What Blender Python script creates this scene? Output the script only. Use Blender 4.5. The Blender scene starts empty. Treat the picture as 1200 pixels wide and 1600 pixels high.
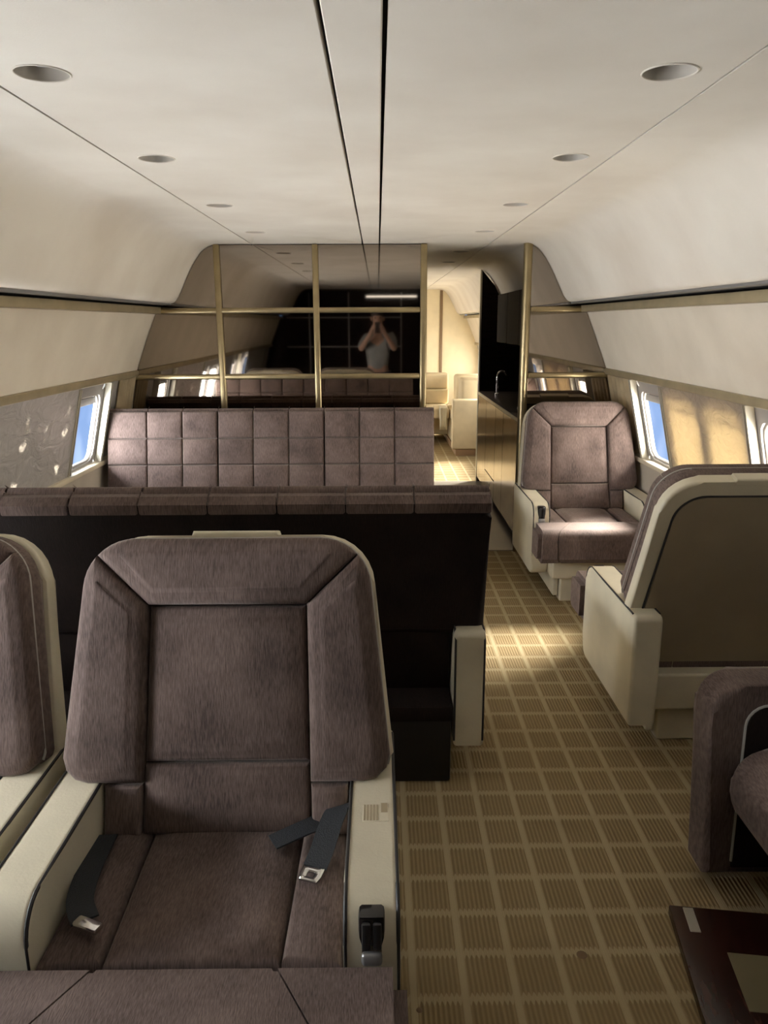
import bpy, bmesh, math, random
from mathutils import Vector, Matrix
random.seed(7)
S = bpy.context.scene
COL = S.collection
PI = math.pi

# ------------------------------------------------------------------ camera
F = 1202.0
cam = bpy.data.cameras.new('camera')
cam.sensor_fit = 'VERTICAL'; cam.sensor_height = 24.0
cam.lens = F / 1600.0 * 24.0
cam.clip_start = 0.03; cam.clip_end = 200
co = bpy.data.objects.new('camera', cam); COL.objects.link(co); S.camera = co
yv = Vector(((590 - 600) / F, (505 - 800) / F, 1.0)).normalized()      # +Y axis of the cabin in camera space (x right, y down)
rl = math.radians(0.35)
up = Vector((-math.sin(rl), -math.cos(rl), 0))
zv = (up - yv * up.dot(yv)).normalized()
xv = yv.cross(zv)
B = Matrix((xv, yv, zv))            # rows: world axes in camera space
R3 = Matrix(((B[0][0], -B[0][1], -B[0][2]), (B[1][0], -B[1][1], -B[1][2]), (B[2][0], -B[2][1], -B[2][2])))
co.matrix_world = Matrix.Translation((0.04, 0, 1.594)) @ R3.to_4x4()

# ------------------------------------------------------------------ world, daylight, exposure
W = bpy.data.worlds.new('world'); S.world = W; W.use_nodes = True
wn = W.node_tree; wn.nodes.clear()
wo = wn.nodes.new('ShaderNodeOutputWorld'); wb = wn.nodes.new('ShaderNodeBackground')
wt = wn.nodes.new('ShaderNodeTexCoord'); ws = wn.nodes.new('ShaderNodeSeparateXYZ'); wr = wn.nodes.new('ShaderNodeValToRGB')
wm = wn.nodes.new('ShaderNodeMapRange'); wm.inputs[1].default_value = -0.5; wm.inputs[2].default_value = 0.8
wr.color_ramp.elements[0].position = 0.2; wr.color_ramp.elements[0].color = (0.34, 0.55, 0.98, 1)
wr.color_ramp.elements[1].position = 0.8; wr.color_ramp.elements[1].color = (0.16, 0.34, 0.85, 1)
wn.links.new(wt.outputs['Generated'], ws.inputs[0]); wn.links.new(ws.outputs[2], wm.inputs[0])
wn.links.new(wm.outputs[0], wr.inputs[0]); wn.links.new(wr.outputs[0], wb.inputs[0]); wn.links.new(wb.outputs[0], wo.inputs[0])
wb.inputs[1].default_value = 0.85

def daylight(name, x, y0, y1, z0, z1, watts, col):
    l = bpy.data.lights.new(name, 'AREA'); l.shape = 'RECTANGLE'
    l.size = y1 - y0; l.size_y = z1 - z0; l.energy = watts; l.color = col
    o = bpy.data.objects.new(name, l); COL.objects.link(o)
    o.location = (x, (y0 + y1) / 2, (z0 + z1) / 2)
    d = Vector((-1 if x > 0 else 1, 0, 0))
    o.rotation_euler = d.to_track_quat('-Z', 'Y').to_euler()
    return o
daylight('daylight_left', -2.05, 0.4, 4.9, 0.15, 1.15, 780, (0.95, 0.97, 1.0))
daylight('daylight_right', 2.05, 1.8, 4.85, 0.15, 1.15, 460, (1.0, 0.94, 0.84))
daylight('daylight_forward_left', -2.05, 8.2, 12.3, 0.3, 1.6, 320, (1.0, 0.95, 0.86))
daylight('daylight_forward_right', 2.05, 8.2, 12.3, 0.3, 1.6, 320, (1.0, 0.93, 0.80))
sun = bpy.data.lights.new('sun', 'SUN'); sun.energy = 42.0; sun.angle = math.radians(20); sun.color = (1.0, 0.95, 0.86)
so_ = bpy.data.objects.new('sun', sun); COL.objects.link(so_); so_.location = (8, 4, 8)
so_.rotation_euler = Vector((-1.0, -0.75, -1.0)).to_track_quat('-Z', 'Y').to_euler()

S.view_settings.view_transform = 'Standard'
S.view_settings.look = 'None'
S.view_settings.gamma = 1.0
S.view_settings.use_curve_mapping = False
S.view_settings.exposure = 0.0

# ------------------------------------------------------------------ materials
MATS = {}
def nodes(m):
    nt = m.node_tree
    return nt, nt.nodes['Principled BSDF']
def mat(name, col, rough=0.5, metal=0.0, var=0.0, vscale=6.0, vdetail=4.0, bump=0.0, bscale=40.0, stretch=(1, 1, 1), sheen=0.0, col2=None, spec=0.5):
    m = bpy.data.materials.new(name); m.use_nodes = True
    nt, p = nodes(m)
    p.inputs['Base Color'].default_value = (*col, 1); p.inputs['Roughness'].default_value = rough
    p.inputs['Metallic'].default_value = metal
    p.inputs['Specular IOR Level'].default_value = spec
    if sheen:
        p.inputs['Sheen Weight'].default_value = sheen; p.inputs['Sheen Roughness'].default_value = 0.45
        p.inputs['Sheen Tint'].default_value = (*[min(1, c * 4 + .25) for c in col], 1)
    tc = nt.nodes.new('ShaderNodeTexCoord')
    mp = nt.nodes.new('ShaderNodeMapping'); mp.inputs['Scale'].default_value = stretch
    nt.links.new(tc.outputs['Object'], mp.inputs[0])
    if var:
        n = nt.nodes.new('ShaderNodeTexNoise'); n.inputs['Scale'].default_value = vscale; n.inputs['Detail'].default_value = vdetail
        nt.links.new(mp.outputs[0], n.inputs['Vector'])
        r = nt.nodes.new('ShaderNodeValToRGB')
        c2 = col2 if col2 else tuple(c * (1 - var) for c in col)
        r.color_ramp.elements[0].position = 0.32; r.color_ramp.elements[0].color = (*c2, 1)
        r.color_ramp.elements[1].position = 0.68; r.color_ramp.elements[1].color = (*[min(1, c * (1 + (0 if col2 else var * .5))) for c in col], 1)
        nt.links.new(n.outputs[0], r.inputs[0]); nt.links.new(r.outputs[0], p.inputs['Base Color'])
    if bump:
        n2 = nt.nodes.new('ShaderNodeTexNoise'); n2.inputs['Scale'].default_value = bscale; n2.inputs['Detail'].default_value = 3
        nt.links.new(mp.outputs[0], n2.inputs['Vector'])
        b = nt.nodes.new('ShaderNodeBump'); b.inputs['Strength'].default_value = bump; b.inputs['Distance'].default_value = 0.01
        nt.links.new(n2.outputs[0], b.inputs['Height']); nt.links.new(b.outputs[0], p.inputs['Normal'])
    MATS[name] = m
    return m

def velvet(name, dark, light):
    m = bpy.data.materials.new(name); m.use_nodes = True
    nt, p = nodes(m); N = nt.nodes.new; L = nt.links.new
    p.inputs['Roughness'].default_value = 0.85; p.inputs['Specular IOR Level'].default_value = 0.2
    p.inputs['Sheen Weight'].default_value = 0.35; p.inputs['Sheen Roughness'].default_value = 0.4
    p.inputs['Sheen Tint'].default_value = (0.70, 0.61, 0.55, 1)
    tc = N('ShaderNodeTexCoord')
    big = N('ShaderNodeTexNoise'); big.inputs['Scale'].default_value = 7; big.inputs['Detail'].default_value = 4
    L(tc.outputs['Object'], big.inputs['Vector'])
    mp = N('ShaderNodeMapping'); mp.inputs['Scale'].default_value = (420, 60, 45); L(tc.outputs['Object'], mp.inputs[0])
    fine = N('ShaderNodeTexNoise'); fine.inputs['Scale'].default_value = 1; fine.inputs['Detail'].default_value = 3; L(mp.outputs[0], fine.inputs['Vector'])
    a = N('ShaderNodeMath'); a.operation = 'MULTIPLY_ADD'; a.inputs[1].default_value = 0.55
    L(fine.outputs[0], a.inputs[0])
    s = N('ShaderNodeMath'); s.operation = 'MULTIPLY'; s.inputs[1].default_value = 0.45; L(big.outputs[0], s.inputs[0]); L(s.outputs[0], a.inputs[2])
    r = N('ShaderNodeValToRGB'); r.color_ramp.elements[0].position = 0.36; r.color_ramp.elements[0].color = (*dark, 1)
    r.color_ramp.elements[1].position = 0.66; r.color_ramp.elements[1].color = (*light, 1)
    L(a.outputs[0], r.inputs[0]); L(r.outputs[0], p.inputs['Base Color'])
    b = N('ShaderNodeBump'); b.inputs['Strength'].default_value = 0.25; b.inputs['Distance'].default_value = 0.004
    L(fine.outputs[0], b.inputs['Height']); L(b.outputs[0], p.inputs['Normal'])
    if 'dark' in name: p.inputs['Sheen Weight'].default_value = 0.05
    MATS[name] = m; return m

velvet('velvet', (0.066, 0.046, 0.040), (0.185, 0.134, 0.115))
velvet('velvet_dark', (0.010, 0.007, 0.006), (0.022, 0.014, 0.012))  # near-black copy of the velvet; on the divan arm it carries shade
mat('cream', (0.66, 0.60, 0.45), 0.45, var=0.12, vscale=5, bump=0.06, bscale=160)
mat('cream_fabric', (0.66, 0.55, 0.36), 0.8, var=0.15, vscale=4, bump=0.1, bscale=200)
mat('shell_back', (0.33, 0.27, 0.18), 0.55, var=0.15, vscale=3, bump=0.05, bscale=160)
mat('ceiling', (0.76, 0.71, 0.62), 0.75, var=0.14, vscale=2.2, vdetail=6, bump=0.05, bscale=220, col2=(0.66, 0.60, 0.51))
mat('sidewall', (0.72, 0.65, 0.53), 0.7, var=0.15, vscale=2.6, vdetail=6, bump=0.35, bscale=6, col2=(0.62, 0.55, 0.44))
mat('gold', (0.38, 0.30, 0.165), 0.32, metal=0.85, var=0.15, vscale=8)
mat('gold_rail', (0.40, 0.33, 0.20), 0.42, metal=0.35, var=0.15, vscale=8)
mat('chrome', (0.75, 0.75, 0.74), 0.15, metal=1.0)
mat('grey_rim', (0.30, 0.30, 0.30), 0.35, metal=0.6)
mat('gap', (0.02, 0.017, 0.014), 0.9)
mat('black', (0.012, 0.012, 0.013), 0.45)
mat('black_gloss', (0.012, 0.010, 0.010), 0.12)
mat('webbing', (0.015, 0.018, 0.022), 0.7, bump=0.3, bscale=300)
mat('piping_dark', (0.02, 0.018, 0.018), 0.6)
mat('piping_light', (0.42, 0.40, 0.36), 0.5)
mat('walnut', (0.016, 0.009, 0.007), 0.75, spec=0.12, var=0.6, vscale=3, stretch=(2, 14, 14))
mat('mahogany', (0.035, 0.012, 0.008), 0.25, var=0.5, vscale=3, stretch=(16, 3, 3))
mat('belt_panel', (0.36, 0.34, 0.32), 0.38, metal=0.25, var=0.12, vscale=3, bump=0.15, bscale=5)
mat('lower_wall', (0.40, 0.35, 0.28), 0.7, var=0.1)
mat('sill', (0.60, 0.53, 0.38), 0.5, var=0.1)
mat('window_frame', (0.34, 0.31, 0.27), 0.5)
mat('curtain', (0.42, 0.33, 0.20), 0.8, var=0.25, vscale=6, bump=0.1, bscale=200)
mat('inlay', (0.20, 0.17, 0.09), 0.6, var=0.1)
mat('plate', (0.5, 0.47, 0.38), 0.35, metal=0.3)
mat('lamp_can', (0.50, 0.46, 0.40), 0.5)
mat('skin', (0.48, 0.29, 0.21), 0.5)
mat('hair', (0.03, 0.02, 0.015), 0.6)
mat('shirt', (0.30, 0.31, 0.30), 0.85, var=0.2)
mat('trousers', (0.03, 0.035, 0.05), 0.85)
mat('stain', (0.17, 0.11, 0.06), 0.9)
mat('engraved', (0.36, 0.29, 0.18), 0.6)
mat('brown_strip', (0.20, 0.13, 0.07), 0.5)
mat('cream_wall', (0.72, 0.62, 0.42), 0.7, var=0.06)
mat('plinth', (0.36, 0.23, 0.13), 0.6)
mat('smoked_mirror', (0.34, 0.295, 0.25), 0.03, metal=1.0)
mat('cabinet_face', (0.30, 0.245, 0.19), 0.14, metal=0.85, var=0.3, vscale=2.5, stretch=(1, 2, 5))
mat('countertop', (0.12, 0.10, 0.09), 0.25)

m = bpy.data.materials.new('tube_light'); m.use_nodes = True; nt, p = nodes(m)
p.inputs['Emission Color'].default_value = (1, 0.97, 0.9, 1); p.inputs['Emission Strength'].default_value = 3.0; MATS['tube_light'] = m

# window pane: clear acrylic with a faint milky haze
m = bpy.data.materials.new('pane'); m.use_nodes = True; nt = m.node_tree; nt.nodes.clear()
o_ = nt.nodes.new('ShaderNodeOutputMaterial'); mx = nt.nodes.new('ShaderNodeMixShader'); tr = nt.nodes.new('ShaderNodeBsdfTransparent'); tl = nt.nodes.new('ShaderNodeBsdfTranslucent')
tl.inputs[0].default_value = (0.95, 0.95, 1, 1)
tc = nt.nodes.new('ShaderNodeTexCoord'); n = nt.nodes.new('ShaderNodeTexNoise'); n.inputs['Scale'].default_value = 5; n.inputs['Detail'].default_value = 1
r = nt.nodes.new('ShaderNodeValToRGB'); r.color_ramp.elements[0].position = 0.45; r.color_ramp.elements[0].color = (0.002,) * 3 + (1,); r.color_ramp.elements[1].position = 0.75; r.color_ramp.elements[1].color = (0.008,) * 3 + (1,)
nt.links.new(tc.outputs['Object'], n.inputs['Vector']); nt.links.new(n.outputs[0], r.inputs[0]); nt.links.new(r.outputs[0], mx.inputs[0])
nt.links.new(tr.outputs[0], mx.inputs[1]); nt.links.new(tl.outputs[0], mx.inputs[2]); nt.links.new(mx.outputs[0], o_.inputs[0]); MATS['pane'] = m

# pulled-down shade: satin foil, lets some light through
def shade_mat(name, col, trans, amount, patchy=False):
    m = bpy.data.materials.new(name); m.use_nodes = True; nt, p = nodes(m)
    p.inputs['Base Color'].default_value = (*col, 1); p.inputs['Roughness'].default_value = 0.3; p.inputs['Metallic'].default_value = 0.4
    out = nt.nodes['Material Output']
    tl = nt.nodes.new('ShaderNodeBsdfTranslucent'); tl.inputs[0].default_value = (*trans, 1)
    mx = nt.nodes.new('ShaderNodeMixShader'); mx.inputs[0].default_value = amount
    tc = nt.nodes.new('ShaderNodeTexCoord'); mp = nt.nodes.new('ShaderNodeMapping'); mp.inputs['Scale'].default_value = (1, 0.7, 1.6)
    n = nt.nodes.new('ShaderNodeTexNoise'); n.inputs['Scale'].default_value = 7; n.inputs['Detail'].default_value = 3; n.inputs['Distortion'].default_value = 1.2
    b = nt.nodes.new('ShaderNodeBump'); b.inputs['Strength'].default_value = 0.7; b.inputs['Distance'].default_value = 0.03
    nt.links.new(tc.outputs['Object'], mp.inputs[0]); nt.links.new(mp.outputs[0], n.inputs['Vector']); nt.links.new(n.outputs[0], b.inputs['Height'])
    nt.links.new(b.outputs[0], p.inputs['Normal']); nt.links.new(b.outputs[0], tl.inputs['Normal'])
    nt.links.new(p.outputs[0], mx.inputs[1]); nt.links.new(tl.outputs[0], mx.inputs[2]); nt.links.new(mx.outputs[0], out.inputs[0]); MATS[name] = m
    if patchy:                                   # noise mask raises translucency in scattered spots
        n3 = nt.nodes.new('ShaderNodeTexNoise'); n3.inputs['Scale'].default_value = 9; n3.inputs['Detail'].default_value = 2
        r3 = nt.nodes.new('ShaderNodeValToRGB'); r3.color_ramp.elements[0].position = 0.635; r3.color_ramp.elements[0].color = (amount,) * 3 + (1,)
        r3.color_ramp.elements[1].position = 0.72; r3.color_ramp.elements[1].color = (0.2,) * 3 + (1,)
        nt.links.new(tc.outputs['Object'], n3.inputs['Vector']); nt.links.new(n3.outputs[0], r3.inputs[0]); nt.links.new(r3.outputs[0], mx.inputs[0])
shade_mat('shade', (0.34, 0.31, 0.28), (0.85, 0.72, 0.48), 0.20)
shade_mat('shade_grey', (0.50, 0.48, 0.45), (0.9, 0.82, 0.7), 0.02, True)

# carpet: tan ribbed cells between pale lines
m = bpy.data.materials.new('carpet'); m.use_nodes = True; nt, p = nodes(m); N = nt.nodes.new; L = nt.links.new
p.inputs['Roughness'].default_value = 0.95; p.inputs['Specular IOR Level'].default_value = 0.1
tc = N('ShaderNodeTexCoord'); sx = N('ShaderNodeSeparateXYZ'); L(tc.outputs['Object'], sx.inputs[0])
def mth(op, a, b=None, c=None):
    k = N('ShaderNodeMath'); k.operation = op
    for i, v in enumerate((a, b, c)):
        if v is None: continue
        if isinstance(v, (int, float)): k.inputs[i].default_value = v
        else: L(v, k.inputs[i])
    return k.outputs[0]
X_, Y_ = sx.outputs[0], sx.outputs[1]
def line(coord, off, pitch, w):
    f = mth('FRACT', mth('DIVIDE', mth('SUBTRACT', coord, off - pitch * 40), pitch))
    d = mth('MULTIPLY', mth('MINIMUM', f, mth('SUBTRACT', 1.0, f)), pitch)     # metres from the line
    k = N('ShaderNodeMapRange'); k.interpolation_type = 'SMOOTHSTEP'; k.inputs[1].default_value = w * .55; k.inputs[2].default_value = w; k.inputs[3].default_value = 1; k.inputs[4].default_value = 0
    L(d, k.inputs[0]); return k.outputs[0]
zig = mth('MULTIPLY', mth('SINE', mth('MULTIPLY', X_, 2 * PI / 0.0126)), 0.006)
lx = line(X_, 0.118, 0.126, 0.012)
ly = line(mth('ADD', Y_, zig), 1.53, 0.140, 0.016)
grid = mth('MAXIMUM', mth('MULTIPLY', lx, 0.9), mth('MULTIPLY', ly, 0.75))
rib = mth('MULTIPLY_ADD', mth('SINE', mth('MULTIPLY', X_, 2 * PI / 0.0126)), 0.5, 0.5)
nz = N('ShaderNodeTexNoise'); nz.inputs['Scale'].default_value = 3.0; nz.inputs['Detail'].default_value = 5; L(tc.outputs['Object'], nz.inputs['Vector'])
cell = N('ShaderNodeMix'); cell.data_type = 'RGBA'; cell.inputs[6].default_value = (0.25, 0.183, 0.093, 1); cell.inputs[7].default_value = (0.33, 0.25, 0.135, 1); L(rib, cell.inputs[0])
tone = N('ShaderNodeMix'); tone.data_type = 'RGBA'; tone.inputs[7].default_value = (0.45, 0.37, 0.225, 1); L(cell.outputs[2], tone.inputs[6]); L(grid, tone.inputs[0])
dirt = N('ShaderNodeMix'); dirt.data_type = 'RGBA'; dirt.blend_type = 'MULTIPLY'; dirt.inputs[7].default_value = (0.82, 0.78, 0.72, 1)
L(tone.outputs[2], dirt.inputs[6]); L(mth('MULTIPLY', nz.outputs[0], 0.6), dirt.inputs[0]); L(dirt.outputs[2], p.inputs['Base Color'])
bp = N('ShaderNodeBump'); bp.inputs['Strength'].default_value = 0.5; bp.inputs['Distance'].default_value = 0.004
L(mth('MAXIMUM', rib, grid), bp.inputs['Height']); L(bp.outputs[0], p.inputs['Normal']); MATS['carpet'] = m

# ------------------------------------------------------------------ mesh helpers
def finish(bm, angle=38):
    bmesh.ops.recalc_face_normals(bm, faces=bm.faces)
    a = math.radians(angle)
    for e in bm.edges:
        e.smooth = not (len(e.link_faces) == 2 and e.calc_face_angle(0) > a)
    for f in bm.faces: f.smooth = True
def mesh_of(bm, name, angle=38):
    finish(bm, angle); me = bpy.data.meshes.new(name); bm.to_mesh(me); bm.free(); return me
PADS = {'back_cushion', 'lumbar_cushion', 'bolster', 'head_bolster', 'lower_wing', 'seat_side', 'tufted_pad'}
def obj(name, bm, material, parent=None, wn=False, angle=38):
    me = bm if isinstance(bm, bpy.types.Mesh) else mesh_of(bm, name, angle)
    if material and not me.materials: me.materials.append(MATS[material])
    o = bpy.data.objects.new(name, me); COL.objects.link(o)
    if parent is not None: o.parent = parent
    if wn and name not in PADS:
        w = o.modifiers.new('wn', 'WEIGHTED_NORMAL'); w.keep_sharp = True
    return o
def empty(name, loc=(0, 0, 0), rz=0, label=None, cat=None, group=None, kind=None):
    o = bpy.data.objects.new(name, None); COL.objects.link(o); o.location = loc; o.rotation_euler = (0, 0, rz); o.empty_display_size = 0.1
    return tag(o, label, cat, group, kind)
def tag(o, label=None, cat=None, group=None, kind=None):
    if label: o['label'] = label
    if cat: o['category'] = cat
    if group: o['group'] = group
    if kind: o['kind'] = kind
    return o
def copy_tree(o, parent=None):
    c = o.copy(); COL.objects.link(c); c.parent = parent
    for ch in list(o.children): copy_tree(ch, c)
    return c

def rbox(x0, x1, y0, y1, z0, z1, r=0.01, seg=3, M=None):
    bm = bmesh.new()
    bmesh.ops.create_cube(bm, size=1.0)
    for v in bm.verts:
        v.co = Vector(((x0 + x1) / 2 + v.co.x * (x1 - x0), (y0 + y1) / 2 + v.co.y * (y1 - y0), (z0 + z1) / 2 + v.co.z * (z1 - z0)))
    r = min(r, .49 * min(x1 - x0, y1 - y0, z1 - z0))
    if r > 0: bmesh.ops.bevel(bm, geom=list(bm.edges), offset=r, segments=seg, profile=0.5, affect='EDGES')
    if M is not None: bm.transform(M)
    return bm
def prism(poly, h0, h1, fmap, r=0.0, seg=3):
    """poly in 2D, extruded between h0 and h1; fmap(u, w, h) -> 3D"""
    bm = bmesh.new()
    a = [bm.verts.new((u, w, h0)) for u, w in poly]; b = [bm.verts.new((u, w, h1)) for u, w in poly]
    n = len(poly)
    f0 = bm.faces.new(a[::-1]); f1 = bm.faces.new(b)
    for i in range(n): bm.faces.new((a[i], a[(i + 1) % n], b[(i + 1) % n], b[i]))
    if r > 0:
        bm.edges.ensure_lookup_table()
        es = [e for e in bm.edges if (f0 in e.link_faces) or (f1 in e.link_faces)]
        bmesh.ops.bevel(bm, geom=es, offset=r, segments=seg, profile=0.5, affect='EDGES')
    for v in bm.verts: v.co = Vector(fmap(*v.co))
    return bm
def inset_poly(poly, d):
    out = []; n = len(poly)
    for i in range(n):
        a, b, c = Vector(poly[i - 1]), Vector(poly[i]), Vector(poly[(i + 1) % n])
        e0, e1 = (b - a).normalized(), (c - b).normalized()
        n0, n1 = Vector((-e0.y, e0.x)), Vector((-e1.y, e1.x))
        m_ = n0 + n1; l2 = max(m_.length_squared, 1e-6)
        q = m_ * (2.0 / l2)
        if q.length > 6: q = q.normalized() * 6
        out.append(b + q * d)
    def dist(p):
        best = 1e9
        for i in range(n):
            a, b = Vector(poly[i - 1]), Vector(poly[i]); e = b - a
            t = max(0, min(1, (p - a).dot(e) / max(e.length_squared, 1e-12)))
            best = min(best, (p - a - e * t).length)
        return best
    ok = [dist(p) > d * .96 for p in out]            # corners that folded over snap to their nearest sound neighbour
    if any(ok):
        for i in range(n):
            if not ok[i]:
                k = min((k for k in range(n) if ok[k]), key=lambda k: min((k - i) % n, (i - k) % n))
                out[i] = out[k].copy()
    return out
def pad(poly, d0, d1, fmap, r=0.015, puff=0.006, cap=0.055):
    """cushion: polygon (u, w) with back at depth d0 and a soft rounded, slightly puffed front reaching d1"""
    P = [Vector(poly[0])]
    for p in poly[1:]:
        if (Vector(p) - P[-1]).length > 1e-4: P.append(Vector(p))
    if (P[0] - P[-1]).length < 1e-4: P.pop()
    ar = sum(P[i - 1].x * P[i].y - P[i].x * P[i - 1].y for i in range(len(P)))
    if ar < 0: P = P[::-1]
    bm = bmesh.new(); n = len(P); z1 = d1 - r - puff
    rings = [[bm.verts.new((p.x, p.y, d0)) for p in P], [bm.verts.new((p.x, p.y, z1)) for p in P]]
    ext = min(max(p.x for p in P) - min(p.x for p in P), max(p.y for p in P) - min(p.y for p in P))
    soft = max(.006, min(cap, .40 * ext) - r)
    prof = [(r * (1 - math.cos(t)), r * math.sin(t) * .93) for t in (PI / 8, PI / 4, 3 * PI / 8)] + [(r + soft * t, r * .93 + (puff + r * .07) * math.sin(t * PI / 2)) for t in (0.03, .33, .66, 1)]
    for ins, dep in prof:
        rings.append([bm.verts.new((p.x, p.y, z1 + dep)) for p in inset_poly(P, ins)])
    for A, Bq in zip(rings, rings[1:]):
        for i in range(n): bm.faces.new((A[i], A[(i + 1) % n], Bq[(i + 1) % n], Bq[i]))
    bm.faces.new(rings[0][::-1]); bm.faces.new(rings[-1])
    bmesh.ops.remove_doubles(bm, verts=bm.verts, dist=1e-5)
    for v in bm.verts: v.co = Vector(fmap(*v.co))
    return bm
def tube(path, r, seg=8, closed=False, caps=True):
    bm = bmesh.new(); P = [Vector(p) for p in path]; n = len(P); rings = []
    nrm = None
    for i in range(n):
        t = (P[(i + 1) % n] - P[i - 1]) if closed else (P[min(i + 1, n - 1)] - P[max(i - 1, 0)])
        t.normalize()
        if nrm is None:
            nrm = t.orthogonal().normalized()
        nrm = (nrm - t * nrm.dot(t)).normalized(); bn = t.cross(nrm)
        rr = r[i] if isinstance(r, (list, tuple)) else r
        rings.append([bm.verts.new(P[i] + (nrm * math.cos(2 * PI * k / seg) + bn * math.sin(2 * PI * k / seg)) * rr) for k in range(seg)])
    for i in range(n if closed else n - 1):
        A, Bq = rings[i], rings[(i + 1) % n]
        for k in range(seg): bm.faces.new((A[k], A[(k + 1) % seg], Bq[(k + 1) % seg], Bq[k]))
    if caps and not closed:
        bm.faces.new(rings[0][::-1]); bm.faces.new(rings[-1])
    return bm
def lathe(prof, seg=24, M=None):
    bm = bmesh.new(); rings = []
    for r, z in prof: rings.append([bm.verts.new((r * math.cos(2 * PI * k / seg), r * math.sin(2 * PI * k / seg), z)) for k in range(seg)])
    for i in range(len(prof) - 1):
        for k in range(seg): bm.faces.new((rings[i][k], rings[i][(k + 1) % seg], rings[i + 1][(k + 1) % seg], rings[i + 1][k]))
    if prof[0][0] > 1e-4: bm.faces.new(rings[0][::-1])
    if prof[-1][0] > 1e-4: bm.faces.new(rings[-1])
    bmesh.ops.remove_doubles(bm, verts=bm.verts, dist=1e-5)
    if M is not None: bm.transform(M)
    return bm
def merge(*bms):
    out = bms[0]
    for b in bms[1:]:
        me = bpy.data.meshes.new('tmp'); b.to_mesh(me); b.free(); out.from_mesh(me); bpy.data.meshes.remove(me)
    return out
def arc(cx, cy, r, a0, a1, n=6):
    return [(cx + r * math.cos(math.radians(a0 + (a1 - a0) * i / n)), cy + r * math.sin(math.radians(a0 + (a1 - a0) * i / n))) for i in range(n + 1)]
def catmull(P, n=6):
    out = []
    for i in range(len(P) - 1):
        p0, p1, p2, p3 = P[max(i - 1, 0)], P[i], P[i + 1], P[min(i + 2, len(P) - 1)]
        for k in range(n):
            t = k / n
            out.append(tuple(.5 * (2 * p1[j] + (p2[j] - p0[j]) * t + (2 * p0[j] - 5 * p1[j] + 4 * p2[j] - p3[j]) * t * t + (3 * p1[j] - p0[j] - 3 * p2[j] + p3[j]) * t ** 3) for j in range(len(p1))))
    out.append(tuple(P[-1])); return out
def sheet(poly, y0, y1, s=1, thick=0.008):
    """cross-section polyline (x, z) run along y; s mirrors it; thick grows away from the cabin"""
    bm = bmesh.new(); n = len(poly); off = []
    for i in range(n):
        a, b = Vector(poly[max(i - 1, 0)]), Vector(poly[min(i + 1, n - 1)]); t = (b - a).normalized()
        off.append(Vector(poly[i]) + Vector((-t.y, t.x)) * thick)
    loop = [Vector(p) for p in poly] + off[::-1]
    A = [bm.verts.new((s * p.x, y0, p.y)) for p in loop]; Bv = [bm.verts.new((s * p.x, y1, p.y)) for p in loop]
    m_ = len(loop)
    for i in range(m_): bm.faces.new((A[i], A[(i + 1) % m_], Bv[(i + 1) % m_], Bv[i]))
    for i in range(n - 1):
        for V in (A, Bv): bm.faces.new((V[i], V[i + 1], V[m_ - 2 - i], V[m_ - 1 - i]))
    return bm
def ray_rect(dx, dy, x0, x1, y0, y1, cx, cy):
    t = 1e9
    if dx > 1e-9: t = min(t, (x1 - cx) / dx)
    if dx < -1e-9: t = min(t, (x0 - cx) / dx)
    if dy > 1e-9: t = min(t, (y1 - cy) / dy)
    if dy < -1e-9: t = min(t, (y0 - cy) / dy)
    return t
def rr_radius(a, hx, hy, r):
    """distance to a rounded rectangle along angle a"""
    dx, dy = abs(math.cos(a)), abs(math.sin(a))
    t = min(hx / dx if dx > 1e-9 else 1e9, hy / dy if dy > 1e-9 else 1e9)
    px, py = dx * t, dy * t
    if px > hx - r and py > hy - r:
        cx, cy = hx - r, hy - r
        b = dx * cx + dy * cy; c = cx * cx + cy * cy - r * r
        t = b + math.sqrt(max(b * b - c, 0))
    return t
def holed(bm, x0, x1, y0, y1, cx, cy, hole, fmap, N=40, depth=0.0):
    """flat cell with a hole; hole(a)->radius; optional reveal of given depth along +h"""
    angs = sorted(set([2 * PI * i / N for i in range(N)] + [math.atan2(y - cy, x - cx) % (2 * PI) for x in (x0, x1) for y in (y0, y1)]))
    o, i_, d_ = [], [], []
    for a in angs:
        c, s = math.cos(a), math.sin(a); t = ray_rect(c, s, x0, x1, y0, y1, cx, cy); h = hole(a)
        o.append(bm.verts.new(fmap(cx + c * t, cy + s * t, 0))); i_.append(bm.verts.new(fmap(cx + c * h, cy + s * h, 0)))
        if depth: d_.append(bm.verts.new(fmap(cx + c * h, cy + s * h, depth)))
    n = len(angs)
    for k in range(n):
        bm.faces.new((o[k], o[(k + 1) % n], i_[(k + 1) % n], i_[k]))
        if depth: bm.faces.new((i_[k], i_[(k + 1) % n], d_[(k + 1) % n], d_[k]))
def quad(bm, pts): bm.faces.new([bm.verts.new(p) for p in pts])

# ------------------------------------------------------------------ cabin shell
Y0, Y1, Y2, Y3 = -1.5, 5.3, 7.8, 12.5
COVE = catmull([(0.785, 2.1), (0.98, 2.1), (1.05, 2.092), (1.105, 2.062), (1.15, 2.01), (1.185, 1.955), (1.215, 1.90), (1.26, 1.81), (1.292, 1.752), (1.325, 1.728), (1.385, 1.722)], 4)
SIDE = catmull([(1.442, 1.665), (1.495, 1.54), (1.548, 1.41), (1.597, 1.285)], 4)
def belt_x(z): return 1.62 + (1.25 - z) * 0.235
BELT_T, BELT_B = 1.25, 0.76

def floor_():
    bm = bmesh.new()
    quad(bm, [(-1.78, Y0, 0), (1.78, Y0, 0), (1.78, Y3, 0), (-1.78, Y3, 0)])
    o = tag(obj('floor', bm, 'carpet'), 'beige carpet with a pale grid of woven lines', kind='structure')
floor_()

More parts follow.
